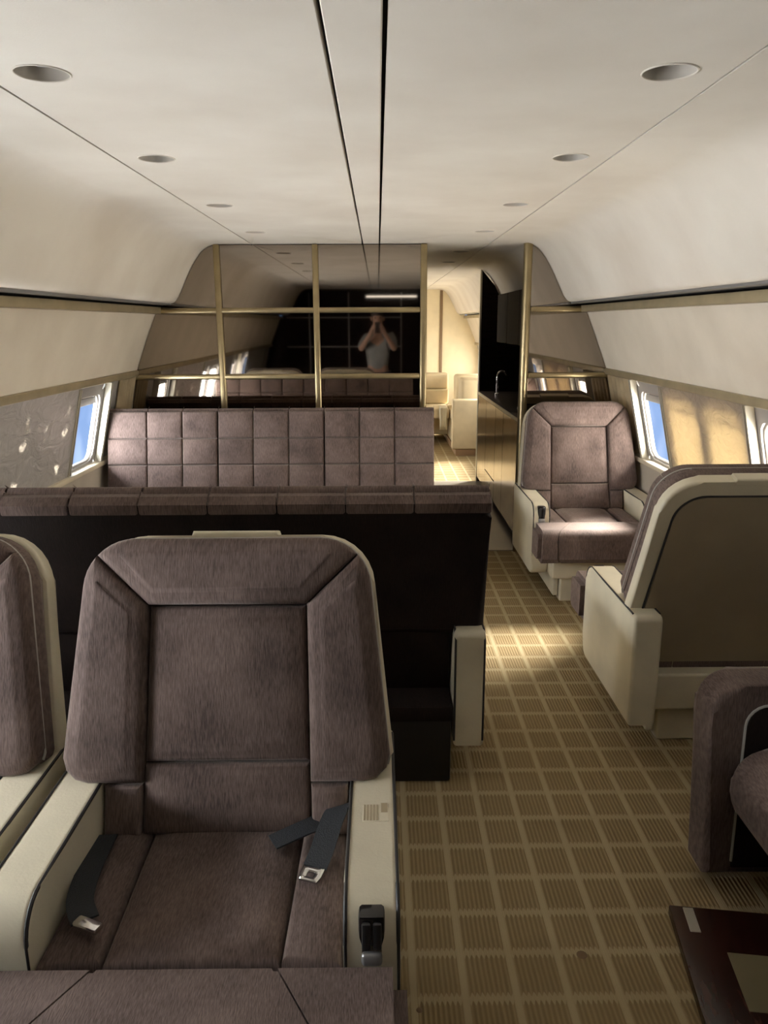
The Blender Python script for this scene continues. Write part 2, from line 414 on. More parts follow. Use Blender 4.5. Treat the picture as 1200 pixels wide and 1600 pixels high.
LIGHT_Y = [-0.8, 0.05, 0.91, 1.77, 2.62, 3.61, 4.63]
HALL_LIGHT_Y = [5.9, 6.9]
ceil = empty('ceiling', (0, 0, 2.1), label='off-white ceiling with twin dark slots along the centre', kind='structure')
def ceiling_run(y0, y1, lights, centre=True):
    bk = bmesh.new(); quad(bk, [(-1.0, y0, .04), (1.0, y0, .04), (1.0, y1, .04), (-1.0, y1, .04)])
    obj('slot_backing', bk, 'gap', ceil)
    obj('centre_strip', rbox(-.0515, .0515, y0, y1, 0, .012, .003, 1), 'ceiling', ceil)
    for s in (-1, 1):
        bm = bmesh.new()
        if s < 0 and y0 > 5 or not lights:
            quad(bm, [(s * .061, y0, 0), (s * .778, y0, 0), (s * .778, y1, 0), (s * .061, y1, 0)]); obj('ceiling_panel', bm, 'ceiling', ceil); continue
        ys = [y0] + [(a + b) / 2 for a, b in zip(lights, lights[1:])] + [y1]
        for k, ly in enumerate(lights):
            holed(bm, .061, .778, ys[k], ys[k + 1], .652, ly, lambda a: .056, lambda u, w, h: (s * u, w, h), 36)
        for xx in (.061, .778):
            quad(bm, [(s * xx, y0, 0), (s * xx, y1, 0), (s * xx, y1, .035), (s * xx, y0, .035)])
        bmesh.ops.remove_doubles(bm, verts=bm.verts, dist=1e-5)
        obj('ceiling_panel', bm, 'ceiling', ceil)
ceiling_run(Y0, Y1, LIGHT_Y); ceiling_run(Y1, Y2, HALL_LIGHT_Y); ceiling_run(Y2, Y3, [])

# downlights: a recessed can with a rim and a small dark lamp
def make_light():
    r = empty('ceiling_downlight')
    can = lathe([(.0545, .0), (.0545, .034)], 28); can.faces.ensure_lookup_table()
    bm = bmesh.new(); n = 28
    top = [bm.verts.new((.055 * math.cos(2 * PI * k / n), .055 * math.sin(2 * PI * k / n), .0)) for k in range(n)]
    bot = [bm.verts.new((.050 * math.cos(2 * PI * k / n), .050 * math.sin(2 * PI * k / n), .036)) for k in range(n)]
    for k in range(n): bm.faces.new((top[k], top[(k + 1) % n], bot[(k + 1) % n], bot[k]))
    bm.faces.new(bot); can.free()
    obj('can', bm, 'lamp_can', r)
    obj('trim_ring', tube([(.0565 * math.cos(2 * PI * k / 28), .0565 * math.sin(2 * PI * k / 28), -.0005) for k in range(28)], .0022, 6, closed=True), 'ceiling', r)
    obj('bulb', lathe([(.0, .012), (.018, .016), (.026, .026), (.026, .036)], 16), 'grey_rim', r)
    return r
proto = make_light(); first = True
names = {4.63: 'nearest the mirrored bulkhead', 3.61: 'second from the mirrored bulkhead', 2.62: 'third from the mirrored bulkhead', 1.77: 'nearest the viewer'}
behind = {0.91: 'first behind the viewer', 0.05: 'directly over the viewer', -0.8: 'nearest the dark rear bulkhead'}
behind[0.91] = 'just above the foreground chair, out of frame'
for y in LIGHT_Y + HALL_LIGHT_Y:
    for s in (-1, 1):
        if y > 5 and s < 0: continue
        o = proto if first else copy_tree(proto); first = False
        o.location = (s * .652, y, 2.1)
        side = 'left' if s < 0 else 'right'
        if y in names: lab = 'unlit round downlight in the %s ceiling row, %s' % (side, names[y])
        elif y < 1.7: lab = 'unlit downlight of the %s row seen mirrored, %s' % (side, behind[y])
        else: lab = 'unlit recessed downlight in the galley passage ceiling, %s' % ('nearer the gold door post' if y < 6.5 else 'farther from the gold door post')
        tag(o, lab, 'downlight', 'recessed ceiling downlights')

win_n = 0
def belt_map(s):
    # u along y, w = height z, h = outward
    return lambda u, w, h: (s * (belt_x(w) + h), u, w)
def side_run(s, y0, y1, wins, closed, tagname, shade):
    global win_n
    side = 'left' if s < 0 else 'right'
    root = empty('wall_' + tagname, (0, 0, 0), label='curved cabin side wall on the %s with cove panel and window belt' % side, kind='structure')
    shell = [(0.78, 2.135), (1.03, 2.13), (1.16, 2.07), (1.25, 1.92), (1.36, 1.78), (1.47, 1.70), (1.56, 1.50), (1.66, 1.26)]
    obj('backing', sheet(shell, y0, y1, s, .01), 'gap', root)
    obj('cove_panel', sheet(COVE, y0, y1, s, .012), 'ceiling', root)
    obj('cove_lip', rbox(*sorted((s * 1.33, s * 1.40)), y0, y1, 1.715, 1.727, .004, 2), 'grey_rim', root)
    obj('upper_rail', rbox(*sorted((s * 1.395, s * 1.46)), y0, y1, 1.66, 1.705, .008, 2), 'gold_rail', root)
    obj('side_panel', sheet(SIDE, y0, y1, s, .012), 'sidewall', root)
    obj('lower_rail', rbox(*sorted((s * 1.578, s * 1.65)), y0, y1, 1.252, 1.292, .008, 2), 'gold_rail', root)
    bm = bmesh.new(); fm = belt_map(s); HX, HZ, RR = .205, .205, .06; zc = .985
    ys = []
    cur = y0
    for w in wins:
        if w - .25 > cur + 1e-4: quad(bm, [fm(a, b, 0) for a, b in ((cur, BELT_B), (w - .25, BELT_B), (w - .25, BELT_T), (cur, BELT_T))])
        holed(bm, w - .25, w + .25, BELT_B, BELT_T, w, zc, lambda a: rr_radius(a, HX, HZ, RR), fm, 44, .010)
        cur = w + .25
    if cur < y1 - 1e-4: quad(bm, [fm(a, b, 0) for a, b in ((cur, BELT_B), (y1, BELT_B), (y1, BELT_T), (cur, BELT_T))])
    bmesh.ops.remove_doubles(bm, verts=bm.verts, dist=1e-5)
    obj('window_belt', bm, 'belt_panel', root)
    for k, w in enumerate(wins):                      # twin seam strips between belt panels
        if k % 2 == 0 or tagname.startswith('forward'): continue
    for yy in (4.255, 3.245, 2.245, 1.245, 4.765):
        if y0 < yy < y1:
            for d in (-.012, .012):
                obj('seam_strip', prism([(yy + d - .004, BELT_B + .005), (yy + d + .004, BELT_B + .005), (yy + d + .004, BELT_T - .002), (yy + d - .004, BELT_T - .002)], -.042, -.002, fm, .001, 1), 'plate', root)
    bx = belt_x(BELT_B)
    obj('sill_rail', rbox(*sorted((s * (bx - .055), s * (bx + .03))), y0, y1, .735, .765, .008, 2), 'sill', root)
    low = sheet([(bx - .035, .74), (bx - .03, .40), (bx - .04, 0.0)], y0, y1, s, .012)
    obj('lower_panel', low, 'lower_wall', root)
    for w in wins:
        win_n += 1
        is_c = any(abs(w - c) < .01 for c in closed)
        wr_ = empty('window_%d' % win_n, (s * belt_x(zc), w, zc), label='cabin window in the %s wall with %s' % (side, 'its foil shade pulled down' if is_c else 'the shade raised and sky outside'), kind='structure')
        N = 44; loc = Vector((s * belt_x(zc), w, zc))
        def ring(grow, h): return [Vector(fm(w + math.cos(2 * PI * k / N) * (rr_radius(2 * PI * k / N, HX, HZ, RR) + grow), zc + math.sin(2 * PI * k / N) * (rr_radius(2 * PI * k / N, HX, HZ, RR) + grow), h)) - loc for k in range(N)]
        fb = bmesh.new(); rs = [[fb.verts.new(v) for v in r_] for r_ in (ring(.0, .009), ring(-.008, .010), ring(-.013, .016), ring(-.013, .034))]
        for a, b in zip(rs, rs[1:]):
            for k in range(N): fb.faces.new((a[k], a[(k + 1) % N], b[(k + 1) % N], b[k]))
        obj('frame', fb, 'window_frame', wr_)
        pb = bmesh.new(); pb.faces.new([pb.verts.new(v) for v in ring(-.010, .026)])
        obj('pane', pb, 'pane', wr_)
        if is_c:
            y_a, y_b = (w - .25, w + .25)
            sb = prism([(y_a, .764), (y_b, .764), (y_b, 1.2515), (y_a, 1.2515)], -.034, -.032, lambda u, v, h: Vector(fm(u, v, h)) - loc)
            obj('shade', sb, shade if w > 2.6 else 'shade_grey', wr_)
        else:
            zt = zc + HZ
            obj('shade', prism([(w - HX + .03, zt - .055), (w + HX - .03, zt - .055), (w + HX - .06, zt - .012), (w - HX + .06, zt - .012)], .012, .018, lambda u, v, h: Vector(fm(u, v, h)) - loc, .002, 1), 'grey_rim', wr_)
    return root
MAINW = [-0.5, 0.0, 0.5, 1.0, 1.5, 2.0, 2.5, 3.0, 3.5, 4.0, 4.5]
side_run(-1, Y0, Y1, MAINW, (-0.5, 0.0, 0.5, 2.0, 3.5, 4.0), 'left', 'shade_grey')
side_run(1, Y0, Y1, MAINW, (-0.5, 0.0, 0.5, 1.0, 1.5, 2.0, 2.5, 3.5, 4.0), 'right', 'shade')
FW = [8.5, 9.0, 9.5, 10.0, 10.5, 11.0, 11.5, 12.0]
side_run(-1, Y2, Y3, FW, (), 'forward_left', 'shade')
side_run(1, Y2, Y3, FW, (), 'forward_right', 'shade')
side_run(1, Y1, Y2, [], (), 'galley_right', 'shade')
side_run(-1, Y1, Y2, [], (), 'galley_left', 'shade')

# short pleated curtains between the last window and the bulkhead
for s in (-1, 1):
    bm = bmesh.new(); n = 48; A, Bv = [], []
    for k in range(n + 1):
        y = (4.99 if s < 0 else 4.86) + (.29 if s < 0 else .42) * k / n; d = .013 * math.sin(2 * PI * k / n * 5)
        for lst, z in ((A, .77), (Bv, 1.248)): lst.append(bm.verts.new((s * (belt_x(z) - .018 + d), y, z)))
    for k in range(n): bm.faces.new((A[k], A[k + 1], Bv[k + 1], Bv[k]))
    c = obj('window_curtain', bm, 'curtain'); md = c.modifiers.new('thick', 'SOLIDIFY'); md.thickness = .003
    tag(c, 'short pleated tan curtain between the mirrored bulkhead and the %s window' % ('left' if s < 0 else 'right'), 'curtain', 'pleated window curtains')

# ------------------------------------------------------------------ mirrored bulkhead
FULL = COVE + [(1.41, 1.70), (1.44, 1.67)] + SIDE + [(1.61, 1.27), (belt_x(1.25), 1.25), (belt_x(.77), .77), (belt_x(.76) - .03, .40), (belt_x(.76) - .035, 0)]
def wall_x(z):
    for (xa, za), (xb, zb) in zip(FULL, FULL[1:]):
        if za >= z >= zb and za > zb: return xa + (xb - xa) * (za - z) / (za - zb)
    return FULL[-1][0] if z <= 0 else 1.0
def clip_poly(xin, z0, z1, s, inset=.004):
    """panel from |x| = xin out to the cabin profile"""
    n = 14; zs = [z0 + (z1 - z0) * k / n for k in range(n + 1)]
    out = [(max(wall_x(min(z, 2.097)) - inset, xin + .002), z) for z in zs]
    P = [(xin, z0)] + out + [(xin, z1)]
    return [(s * x, z) for x, z in P]
front = empty('wall_front', (0, Y1, 0), label='bulkhead of smoked mirror panels in a gold bar grid', kind='structure')
fmB = lambda u, w, h: (u, h, w)
ROWS = [(0.0, 1.245), (1.245, 1.68), (1.68, 2.099)]
for z0, z1 in ROWS:
    g = .004
    obj('mirror_panel', prism(clip_poly(1.02, z0 + g, z1 - g, -1), .004, .016, fmB, .003, 1), 'smoked_mirror', front)
    for xa, xb in ((-1.01, -.367), (-.367, .335)):
        obj('mirror_panel', prism([(xa + g, z0 + g), (xb - g, z0 + g), (xb - g, z1 - g), (xa + g, z1 - g)], .004, .016, fmB, .003, 1), 'smoked_mirror', front)
    obj('mirror_panel', prism(clip_poly(1.045, z0 + g, z1 - g, 1), .004, .016, fmB, .003, 1), 'smoked_mirror', front)
# backing so that nothing shows through the joints
obj('backing', prism([(-1.70, 0), (.345, 0), (.345, 2.099), (-1.0, 2.099), (-1.25, 1.75), (-1.62, 1.2)], .018, .05, fmB), 'walnut', front)
obj('backing', prism([(1.045, 0), (1.70, 0), (1.62, 1.2), (1.25, 1.75), (1.045, 2.099)], .018, .05, fmB), 'walnut', front)
def bar(x0, x1, z0, z1, d=.022, r=.009): obj('gold_bar', rbox(x0, x1, -d, .006, z0, z1, r, 3), 'gold', front)
for x in (-1.012, -.367): bar(x - .02, x + .02, 0, 2.098)
bar(.325, .368, 0, 2.098, .03)
for z in (1.245, 1.68):
    bar(-wall_x(z) + .005, .325, z - .018, z + .018, .018); bar(1.06, wall_x(z) - .005, z - .018, z + .018, .018)
obj('door_post', lathe([(.030, 0), (.030, 2.098)], 24, Matrix.Translation((1.03, -.005, 0))), 'gold', front)

# ------------------------------------------------------------------ galley passage behind the doorway
wl = tag(obj('wall_passage', rbox(.30, .345, Y1 + .06, Y2, 0, 2.1, 0), 'walnut'), 'dark wood wall along the left of the passage', kind='structure')
mat('passage_vinyl', (0.20, 0.175, 0.145), 0.38, var=0.1, vscale=5)
tag(obj('floor_passage', rbox(.345, 1.10, Y1 + .0, Y2 - .01, .001, .006, .001, 1), 'passage_vinyl'), 'plain grey-brown vinyl floor of the galley passage', kind='structure')
gal = empty('galley_cabinet', (1.05, 6.55, 0), label='low galley cabinet with bronze doors and pale counter edge behind doorway', cat='cabinet')
gy0, gy1 = -1.16, 1.2
obj('body', rbox(.012, .60, gy0, gy1, .06, .90, .004, 1), 'walnut', gal)
obj('plinth', rbox(.06, .58, gy0, gy1, 0, .06, 0), 'plinth', gal)
dy = [gy0, -.37, .04, .62, gy1]
for a, b in zip(dy, dy[1:]):
    if a == .04:
        obj('drawer', rbox(-.004, .012, a + .003, b - .003, .25, .895, .003, 1), 'cabinet_face', gal)
        obj('drawer', rbox(-.004, .012, a + .003, b - .003, .065, .242, .003, 1), 'cabinet_face', gal)
    else:
        dr = obj('door', rbox(-.004, .012, a + .003, b - .003, .065, .895, .003, 1), 'cabinet_face', gal)
obj('countertop', rbox(-.01, .62, gy0, gy1, .90, .93, .006, 2), 'countertop', gal)
obj('counter_edge', rbox(-.018, -.008, gy0, gy1, .903, .929, .003, 1), 'plate', gal)
back = tag(obj('wall_galley', rbox(1.52, 1.55, Y1 + .06, Y2, .935, 1.62, 0), 'black_gloss'), 'dark glossy splashback behind the galley counter', kind='structure')
uc = empty('galley_wall_cabinet', (1.12, 6.4, 1.42), label='dark upper cabinet hanging over the galley counter', cat='cabinet')
obj('body', rbox(.02, .28, -.9, .75, 0, .42, .006, 2), 'walnut', uc)
for a, b in ((-.9, -.35), (-.35, .2), (.2, .75)):
    obj('door', rbox(0, .02, a + .004, b - .004, .004, .416, .004, 1), 'walnut', uc)
fau = empty('counter_tap', (1.17, 7.35, .93), label='slim chrome tap standing on the galley counter', cat='tap')
obj('base', lathe([(.022, 0), (.022, .012), (.012, .02), (.012, .10)], 16), 'chrome', fau)
obj('spout', tube(catmull([(0, 0, .09), (0, 0, .18), (.02, 0, .215), (.06, 0, .215), (.085, 0, .185)], 5), .009, 10), 'chrome', fau)
obj('lever', tube([(0, -.012, .06), (0, -.06, .085)], .005, 8), 'chrome', fau)
cof = empty('galley_appliance', (1.20, 5.95, .93), label='black glossy appliance on the galley counter behind the gold post', cat='appliance')
obj('body', rbox(.05, .24, -.11, .11, 0, .34, .015, 3), 'black_gloss', cof)
obj('head', rbox(-.06, .06, -.10, .10, .25, .34, .015, 3), 'black_gloss', cof)
obj('drip_tray', rbox(-.07, .05, -.10, .10, 0, .025, .006, 2), 'grey_rim', cof)

# second partition: dark, with the opening on its left
p2 = empty('wall_partition', (0, Y2, 0), label='dark wood partition with an opening at the end of the passage', kind='structure')
pol = clip_poly(1.055, 0, 2.095, 1)
obj('panel', prism(pol, 0, .035, fmB, .002, 1), 'walnut', p2)
obj('panel', prism(clip_poly(.0, 0, 2.095, -1) , 0, .035, fmB, .002, 1), 'walnut', p2)
obj('panel', prism([(0, 0), (.345, 0), (.345, 2.095), (0, 2.095)], 0, .035, fmB), 'walnut', p2)
obj('edge_trim', rbox(1.045, 1.062, -.012, .05, 0, 2.095, .004, 2), 'plate', p2)

# ------------------------------------------------------------------ forward cabin seen through the opening
fw = empty('wall_forward', (0, Y3, 0), label='cream end wall of the forward cabin with a brown vertical strip', kind='structure')
for s in (-1, 1): obj('panel', prism(clip_poly(.0, 0, 2.12, s, -.03), 0, .03, fmB), 'cream_wall', fw)
obj('strip', rbox(1.02, 1.065, -.02, .005, .3, 2.09, .006, 2), 'brown_strip', fw)
cs = empty('corner_sofa', (0, 0, 0), label='cream corner sofa with square arm in the bright forward cabin', cat='sofa')
obj('armrest', rbox(.945, 1.58, 9.36, 9.50, .08, .69, .02, 3), 'cream_fabric', cs, True)
obj('plinth', rbox(.99, 1.60, 9.37, 11.4, 0, .08, .004, 1), 'plinth', cs)
obj('seat_base', rbox(1.0, 1.62, 9.50, 11.3, .08, .36, .015, 3), 'cream_fabric', cs, True)
for a, b in ((9.505, 10.1), (10.105, 10.7)):
    obj('seat_cushion', rbox(.99, 1.40, a, b, .36, .50, .03, 4), 'cream_fabric', cs, True)
    obj('back_cushion', rbox(1.08, 1.55, a + .15, b, .50, .915, .04, 4), 'cream_fabric', cs, True)
obj('seat_base', rbox(-.55, 1.0, 10.55, 11.3, .1, .36, .015, 3), 'cream_fabric', cs, True)
for a, b in ((-.54, .23), (.235, .98)):
    obj('seat_cushion', rbox(a, b, 10.15, 10.95, .36, .50, .03, 4), 'cream_fabric', cs, True)
    obj('back_cushion', rbox(a, b + .04, 10.75, 10.98, .50, .70, .03, 4), 'cream_fabric', cs, True)
    obj('back_cushion', rbox(a, b + .04, 10.80, 11.05, .70, .915, .03, 4), 'cream_fabric', cs, True)
bl = bmesh.new(); rowsB = []
for i in range(9):
    y, z = [(10.42, .512), (10.33, .512), (10.24, .512), (10.16, .512), (10.137, .50), (10.132, .43), (10.130, .36), (10.128, .29), (10.126, .22)][i]
    rowsB.append([bl.verts.new((.85 + .10 * (j / 6) + .006 * math.sin(j * 2 + i), y - .006 * abs(math.sin(j * 1.6)), z + .004 * abs(math.sin(j * 2.2)))) for j in range(7)])
for i in range(8):
    for j in range(6): bl.faces.new((rowsB[i][j], rowsB[i][j + 1], rowsB[i + 1][j + 1], rowsB[i + 1][j]))
bo = obj('folded_throw', bl, 'cream'); md = bo.modifiers.new('t', 'SOLIDIFY'); md.thickness = .006; md.offset = 1
tag(bo, 'pale crumpled throw hanging over the cream corner sofa seat', 'throw')

# ------------------------------------------------------------------ rear bulkhead (seen only in the mirrors)
rear = empty('wall_rear', (0, Y0, 0), label='dark rear bulkhead reflected in the mirrors', kind='structure')
for s in (-1, 1): obj('panel', prism(clip_poly(.0, 0, 2.12, s, -.03), -.04, 0, fmB), 'walnut', rear)
for x in (-1.0, -.4, .4): obj('trim_bar', rbox(x - .008, x + .008, 0, .012, 0, 2.05, .003, 1), 'grey_rim', rear)
for z in (1.245, 1.68): obj('trim_bar', rbox(-1.35, .4, 0, .010, z - .008, z + .008, .003, 1), 'grey_rim', rear)
rt = empty('strip_light', (.25, Y0 + .05, 1.985), label='lit slim strip light on the rear bulkhead, mirrored at top', cat='light')
obj('housing', rbox(-.40, .40, -.045, .0, -.02, .03, .005, 2), 'chrome', rt)
obj('tube', tube([(-.38, .012, 0), (.38, .012, 0)], .012, 10), 'tube_light', rt)

# ------------------------------------------------------------------ lounge chair
TILT = math.radians(16.5)
def back_map(u, w, d):
    """u across, w up along the reclined back from arm height, d = depth towards the sitter; hinge at (y .43, z .56)"""
    c, s = math.cos(TILT), math.sin(TILT)
    return (u, .43 + w * s - d * c, .56 + w * c + d * s)
def seat_map(u, w, d): return (u, w, d)
def outline(hw_b, hw_t, w0, w1, r, n=7, rb=.03):
    """rounded back outline, counter-clockwise from lower left"""
    a = math.degrees(math.atan2(hw_b - hw_t, w1 - w0))
    right = [(hw_b - rb, w0)] + arc(hw_b - rb, w0 + rb, rb, -90, 0, 3)[1:] + arc(hw_t - r, w1 - r, r, a, 90, n)
    # crown the top a little
    left = [(-x, z) for x, z in right[::-1]]
    return right + left
def arm_outline():
    return [(.655, .14), (.655, .545)] + arc(.63, .545, .025, 0, 90, 4)[1:] + arc(.075, .495, .075, 90, 180, 7) + [(0.0, .24)] + arc(.06, .20, .06, 180, 270, 4) 
def make_chair(control):
    r = empty('lounge_chair')
    obj('base', rbox(-.225, .225, -.07, .52, 0, .15, .012, 3), 'cream', r, True)
    obj('base_corner', rbox(-.262, -.229, -.05, .50, .03, .15, .008, 2), 'cream', r, True)
    obj('base_corner', rbox(.229, .262, -.05, .50, .03, .15, .008, 2), 'cream', r, True)
    obj('seat_frame', rbox(-.285, .285, -.11, .56, .15, .30, .012, 3), 'cream', r, True)
    for s in (-1, 1):
        a = obj('armrest', prism(arm_outline(), s * .285, s * .39, lambda u, w, h: (h, u, w), .014, 4), 'cream', r, True)
        for xx in (s * .289, s * .386):
            path = [(xx, .62, .568), (xx, .35, .568), (xx, .2, .568)] + [(xx, y, z) for y, z in arc(.075, .495, .073, 90, 180, 7)] + [(xx, .0035, .26)]
            obj('piping', tube(path, .004, 6), 'piping_dark', a)
    # seat: centre, two side strips, T-shaped front made of three mitred pads
    zt = .455
    obj('seat_cushion', pad([(-.165, .02), (.165, .02), (.175, .50), (-.175, .50)], .28, zt, seat_map, .018, .010), 'velvet', r, True)
    for s in (-1, 1):
        P = [(s * .169, .02), (s * .283, .0), (s * .283, .50), (s * .179, .50)]
        obj('seat_side', pad(P if s > 0 else P[::-1], .28, zt + .004, seat_map, .018, .006), 'velvet', r, True)
    # front pad: full width nose in front of the arms, with a rounded front edge
    nose = [(-.02, .275), (-.195, .275), (-.225, .305), (-.228, .40)] + arc(-.175, .412, .056, 180, 90, 6) + [(-.02, .468)]
    def nosepad(x0, x1, skew0, skew1):
        def fm(u, w, h):
            t = (u + .228) / .208; x = h
            x = x0 + (x1 - x0) * h
            k = skew0 * (1 - h) + skew1 * h
            return (x + k * (1 - t), u, w)
        return prism(nose, 0, 1, fm, 0)
    b = nosepad(-.165, .165, -.12, .12); bmesh.ops.bevel(b, geom=[e for e in b.edges if e.calc_face_angle(0) > 1.0 and abs(e.verts[0].co.y - e.verts[1].co.y) > .01 or abs(e.verts[0].co.z - e.verts[1].co.z) > .03], offset=.008, segments=2, affect='EDGES')
    obj('seat_front', b, 'velvet', r, True)
    for s in (-1, 1):
        poly_in, poly_out = s * .169, s * .388
        def fm(u, w, h, s=s):
            t = (u + .228) / .208
            xi = .169 + .12 * (1 - t)
            return (s * (xi + (.400 - xi) * h), u, w)
        b = prism(nose, 0, 1, fm, 0)
        bmesh.ops.recalc_face_normals(b, faces=b.faces)
        ends = [e for e in b.edges if any(abs(abs(v.co.x) - .400) < 1e-4 for v in e.verts) and all(abs(abs(v.co.x) - .400) < 1e-4 for v in e.verts)]
        bmesh.ops.bevel(b, geom=ends, offset=.025, segments=4, affect='EDGES')
        obj('seat_front_corner', b, 'velvet', r, True)
    # back shell (cream), rear panel, velvet rim and cushions
    OUT = outline(.388, .345, -.0, .572, .13)
    RIM = outline(.376, .335, .012, .566, .12)
    obj('back_shell', prism(OUT, -.128, -.075, back_map, .012, 3), 'cream', r, True)
    obj('lower_shell', prism([(-.28, -.38), (.28, -.38), (.28, .02), (-.28, .02)], -.120, -.06, back_map, .01, 2), 'shell_back', r, True)
    obj('rear_panel', prism([(-.279, -.36), (.279, -.36), (.279, -.012)] + outline(.335, .295, -.01, .515, .10)[3:-3] + [(-.279, -.012)], -.134, -.12, back_map, .005, 2), 'shell_back', r, True)
    pp = outline(.338, .298, -.012, .518, .103, 10)
    obj('rear_piping', tube([back_map(u, w, -.131) for u, w in pp[3:-3]], .004, 6), 'piping_dark', r)
    obj('headrest_tab', prism([(-.115, .555), (.115, .555), (.105, .583), (-.105, .583)], -.130, -.078, back_map, .008, 3), 'cream', r, True)
    obj('back_rim', prism(RIM, -.078, -.012, back_map, .02, 4), 'velvet', r, True)
    rp = outline(.376, .335, .016, .562, .12, 10)
    obj('back_piping', tube([back_map(u, w, -.008) for u, w in rp[2:-2]], .0036, 6), 'piping_light', r)
    D0, D1 = -.03, .035
    obj('back_cushion', pad([(-.190, .045), (.190, .045), (.182, .405), (-.182, .405)], D0, D1 - .004, back_map, .016, .012), 'velvet', r, True)
    obj('lumbar_cushion', pad([(-.195, -.12), (.195, -.12), (.190, .041), (-.190, .041)], D0, D1 - .006, back_map, .014, .008), 'velvet', r, True)
    full = outline(.377, .336, .0, .562, .118, 9, .06)
    # split point on the outline where the mitre seam leaves the corner
    corner = min(full, key=lambda p: (p[0] - .305) ** 2 + (p[1] - .515) ** 2)
    ci = full.index(corner); cl = (-corner[0], corner[1])
    li = min(range(len(full)), key=lambda i: (full[i][0] - cl[0]) ** 2 + (full[i][1] - cl[1]) ** 2)
    rightside = full[:ci + 1]; topside = full[ci:li + 1]; leftside = full[li:]
    g = .0015
    obj('bolster', pad([(.194, .0 - .0)] + rightside + [(.186, .409)], D0, D1 + .012, back_map, .026, .003, .042), 'velvet', r, True, 70)
    obj('bolster', pad(leftside + [(-.194, .0), (-.186, .409)], D0, D1 + .012, back_map, .026, .003, .042), 'velvet', r, True, 70)
    obj('head_bolster', pad([(-.183, .409), (.183, .409)] + [(x - (g if x > 0 else -g), z + g) for x, z in topside], D0, D1 + .012, back_map, .026, .003, .042), 'velvet', r, True, 70)
    for s in (-1, 1):        # lower wings between the arms
        P = [(s * .198, -.12), (s * .28, -.12), (s * .28, -.004), (s * .195, -.004)]
        obj('lower_wing', pad(P if s > 0 else P[::-1], D0, D1 + .004, back_map, .014, .006), 'velvet', r, True)
    # control recess on the aisle-side armrest
    s = control
    cp = obj('control_panel', rbox(s * .3375 - .024, s * .3375 + .024, -.004, .05, .455, .556, .006, 2, Matrix.Translation((0, .004, 0))), 'black_gloss', r)
    for d in (-.010, .010):
        obj('switch', rbox(s * .3375 + d - .008, s * .3375 + d + .008, -.010, .0, .492, .548, .004, 2), 'black', cp)
    obj('lever', rbox(s * .3375 - .019, s * .3375 + .019, -.016, .0, .462, .488, .007, 3), 'grey_rim', cp)
    return r
def place(o, x, y, rz, label, grp='brown velvet lounge chairs'):
    o.location = (x, y, 0); o.rotation_euler = (0, 0, rz); tag(o, label, 'armchair', grp); return o
chairR = make_chair(1)
chairL = make_chair(-1)
place(chairR, -.315, 1.17, 0, 'large brown velvet lounge chair in the foreground, seat belt lying on it')
c2 = copy_tree(chairR); place(c2, -1.135, 1.20, math.radians(0), 'brown velvet lounge chair at the far left edge, beside the left wall')
place(chairL, 1.312, 4.33, 0, 'brown velvet lounge chair facing the viewer beside the galley doorway').scale = (.962, 1, 1)
c4 = copy_tree(chairR); place(c4, 1.345, 3.23, PI, 'lounge chair with cream shell seen from behind on the right')

# worn stamped notice on the aisle armrest of the foreground chair
wn_ = empty('tmp'); bpy.data.objects.remove(wn_)
sb = rbox(.318, .330, .24, .26, .568, .5715, 0); sb.free()
pl = obj('stamped_notice', rbox(.317, .372, .255, .315, .5690, .5708, .0005, 1), 'cream', chairR)
for k in range(5):
    obj('stamped_line', rbox(.319 + k * .0068, .3225 + k * .0068, .258, .312, .5704, .5714, 0), 'engraved', pl)
obj('stamped_line', rbox(.356, .370, .285, .318, .5704, .5714, 0), 'engraved', pl)

# lap belt of the foreground chair
def strap(path, width, thick, side):
    bm = bmesh.new(); rings = []
    P = catmull(path, 6)
    for i, p in enumerate(P):
        p = Vector(p); t = (Vector(P[min(i + 1, len(P) - 1)]) - Vector(P[max(i - 1, 0)])).normalized()
        sd = (side - t * side.dot(t)).normalized(); nn = t.cross(sd).normalized()
        rings.append([bm.verts.new(p + sd * a * width / 2 + nn * b * thick / 2) for a, b in ((-1, -1), (1, -1), (1, 1), (-1, 1))])
    for a, b in zip(rings, rings[1:]):
        for k in range(4): bm.faces.new((a[k], a[(k + 1) % 4], b[(k + 1) % 4], b[k]))
    bm.faces.new(rings[0]); bm.faces.new(rings[-1][::-1]); return bm
b1 = obj('seat_belt', strap([(.275, .44, .47), (.262, .38, .52), (.245, .33, .515), (.228, .27, .49), (.215, .235, .475)], .052, .004, Vector((1, .25, .2))), 'webbing', chairR)
tg = bmesh.new()
holed(tg, -.024, .024, -.022, .016, 0, -.006, lambda a: rr_radius(a, .0085, .0065, .002), lambda u, w, h: (u * (1 - max(0, -(w + .006)) * 12), w, h), 20)
tM = Matrix.Translation((.209, .222, .474)) @ Matrix.Rotation(math.radians(-20), 4, 'Z') @ Matrix.Rotation(math.radians(12), 4, 'X')
tg.transform(tM); to = obj('belt_tongue', tg, 'chrome', b1); md = to.modifiers.new('t', 'SOLIDIFY'); md.thickness = .004
b2 = obj('seat_belt', strap([(.262, .42, .47), (.21, .37, .485), (.16, .34, .482), (.115, .315, .476)], .052, .004, Vector((-.3, 1, 0))), 'webbing', chairR)
b3 = obj('seat_belt', strap([(-.27, .36, .465), (-.262, .24, .475), (-.245, .14, .482), (-.215, .085, .480)], .052, .004, Vector((1, .2, 0))), 'webbing', chairR)
bk = obj('belt_buckle', rbox(-.028, .028, -.012, .012, 0, .014, .004, 2, Matrix.Translation((-.205, .072, .474)) @ Matrix.Rotation(math.radians(-22), 4, 'Z')), 'chrome', b3)
obj('belt_end', rbox(-.12, .10, .445, .47, .468, .480, .004, 2), 'webbing', chairL)

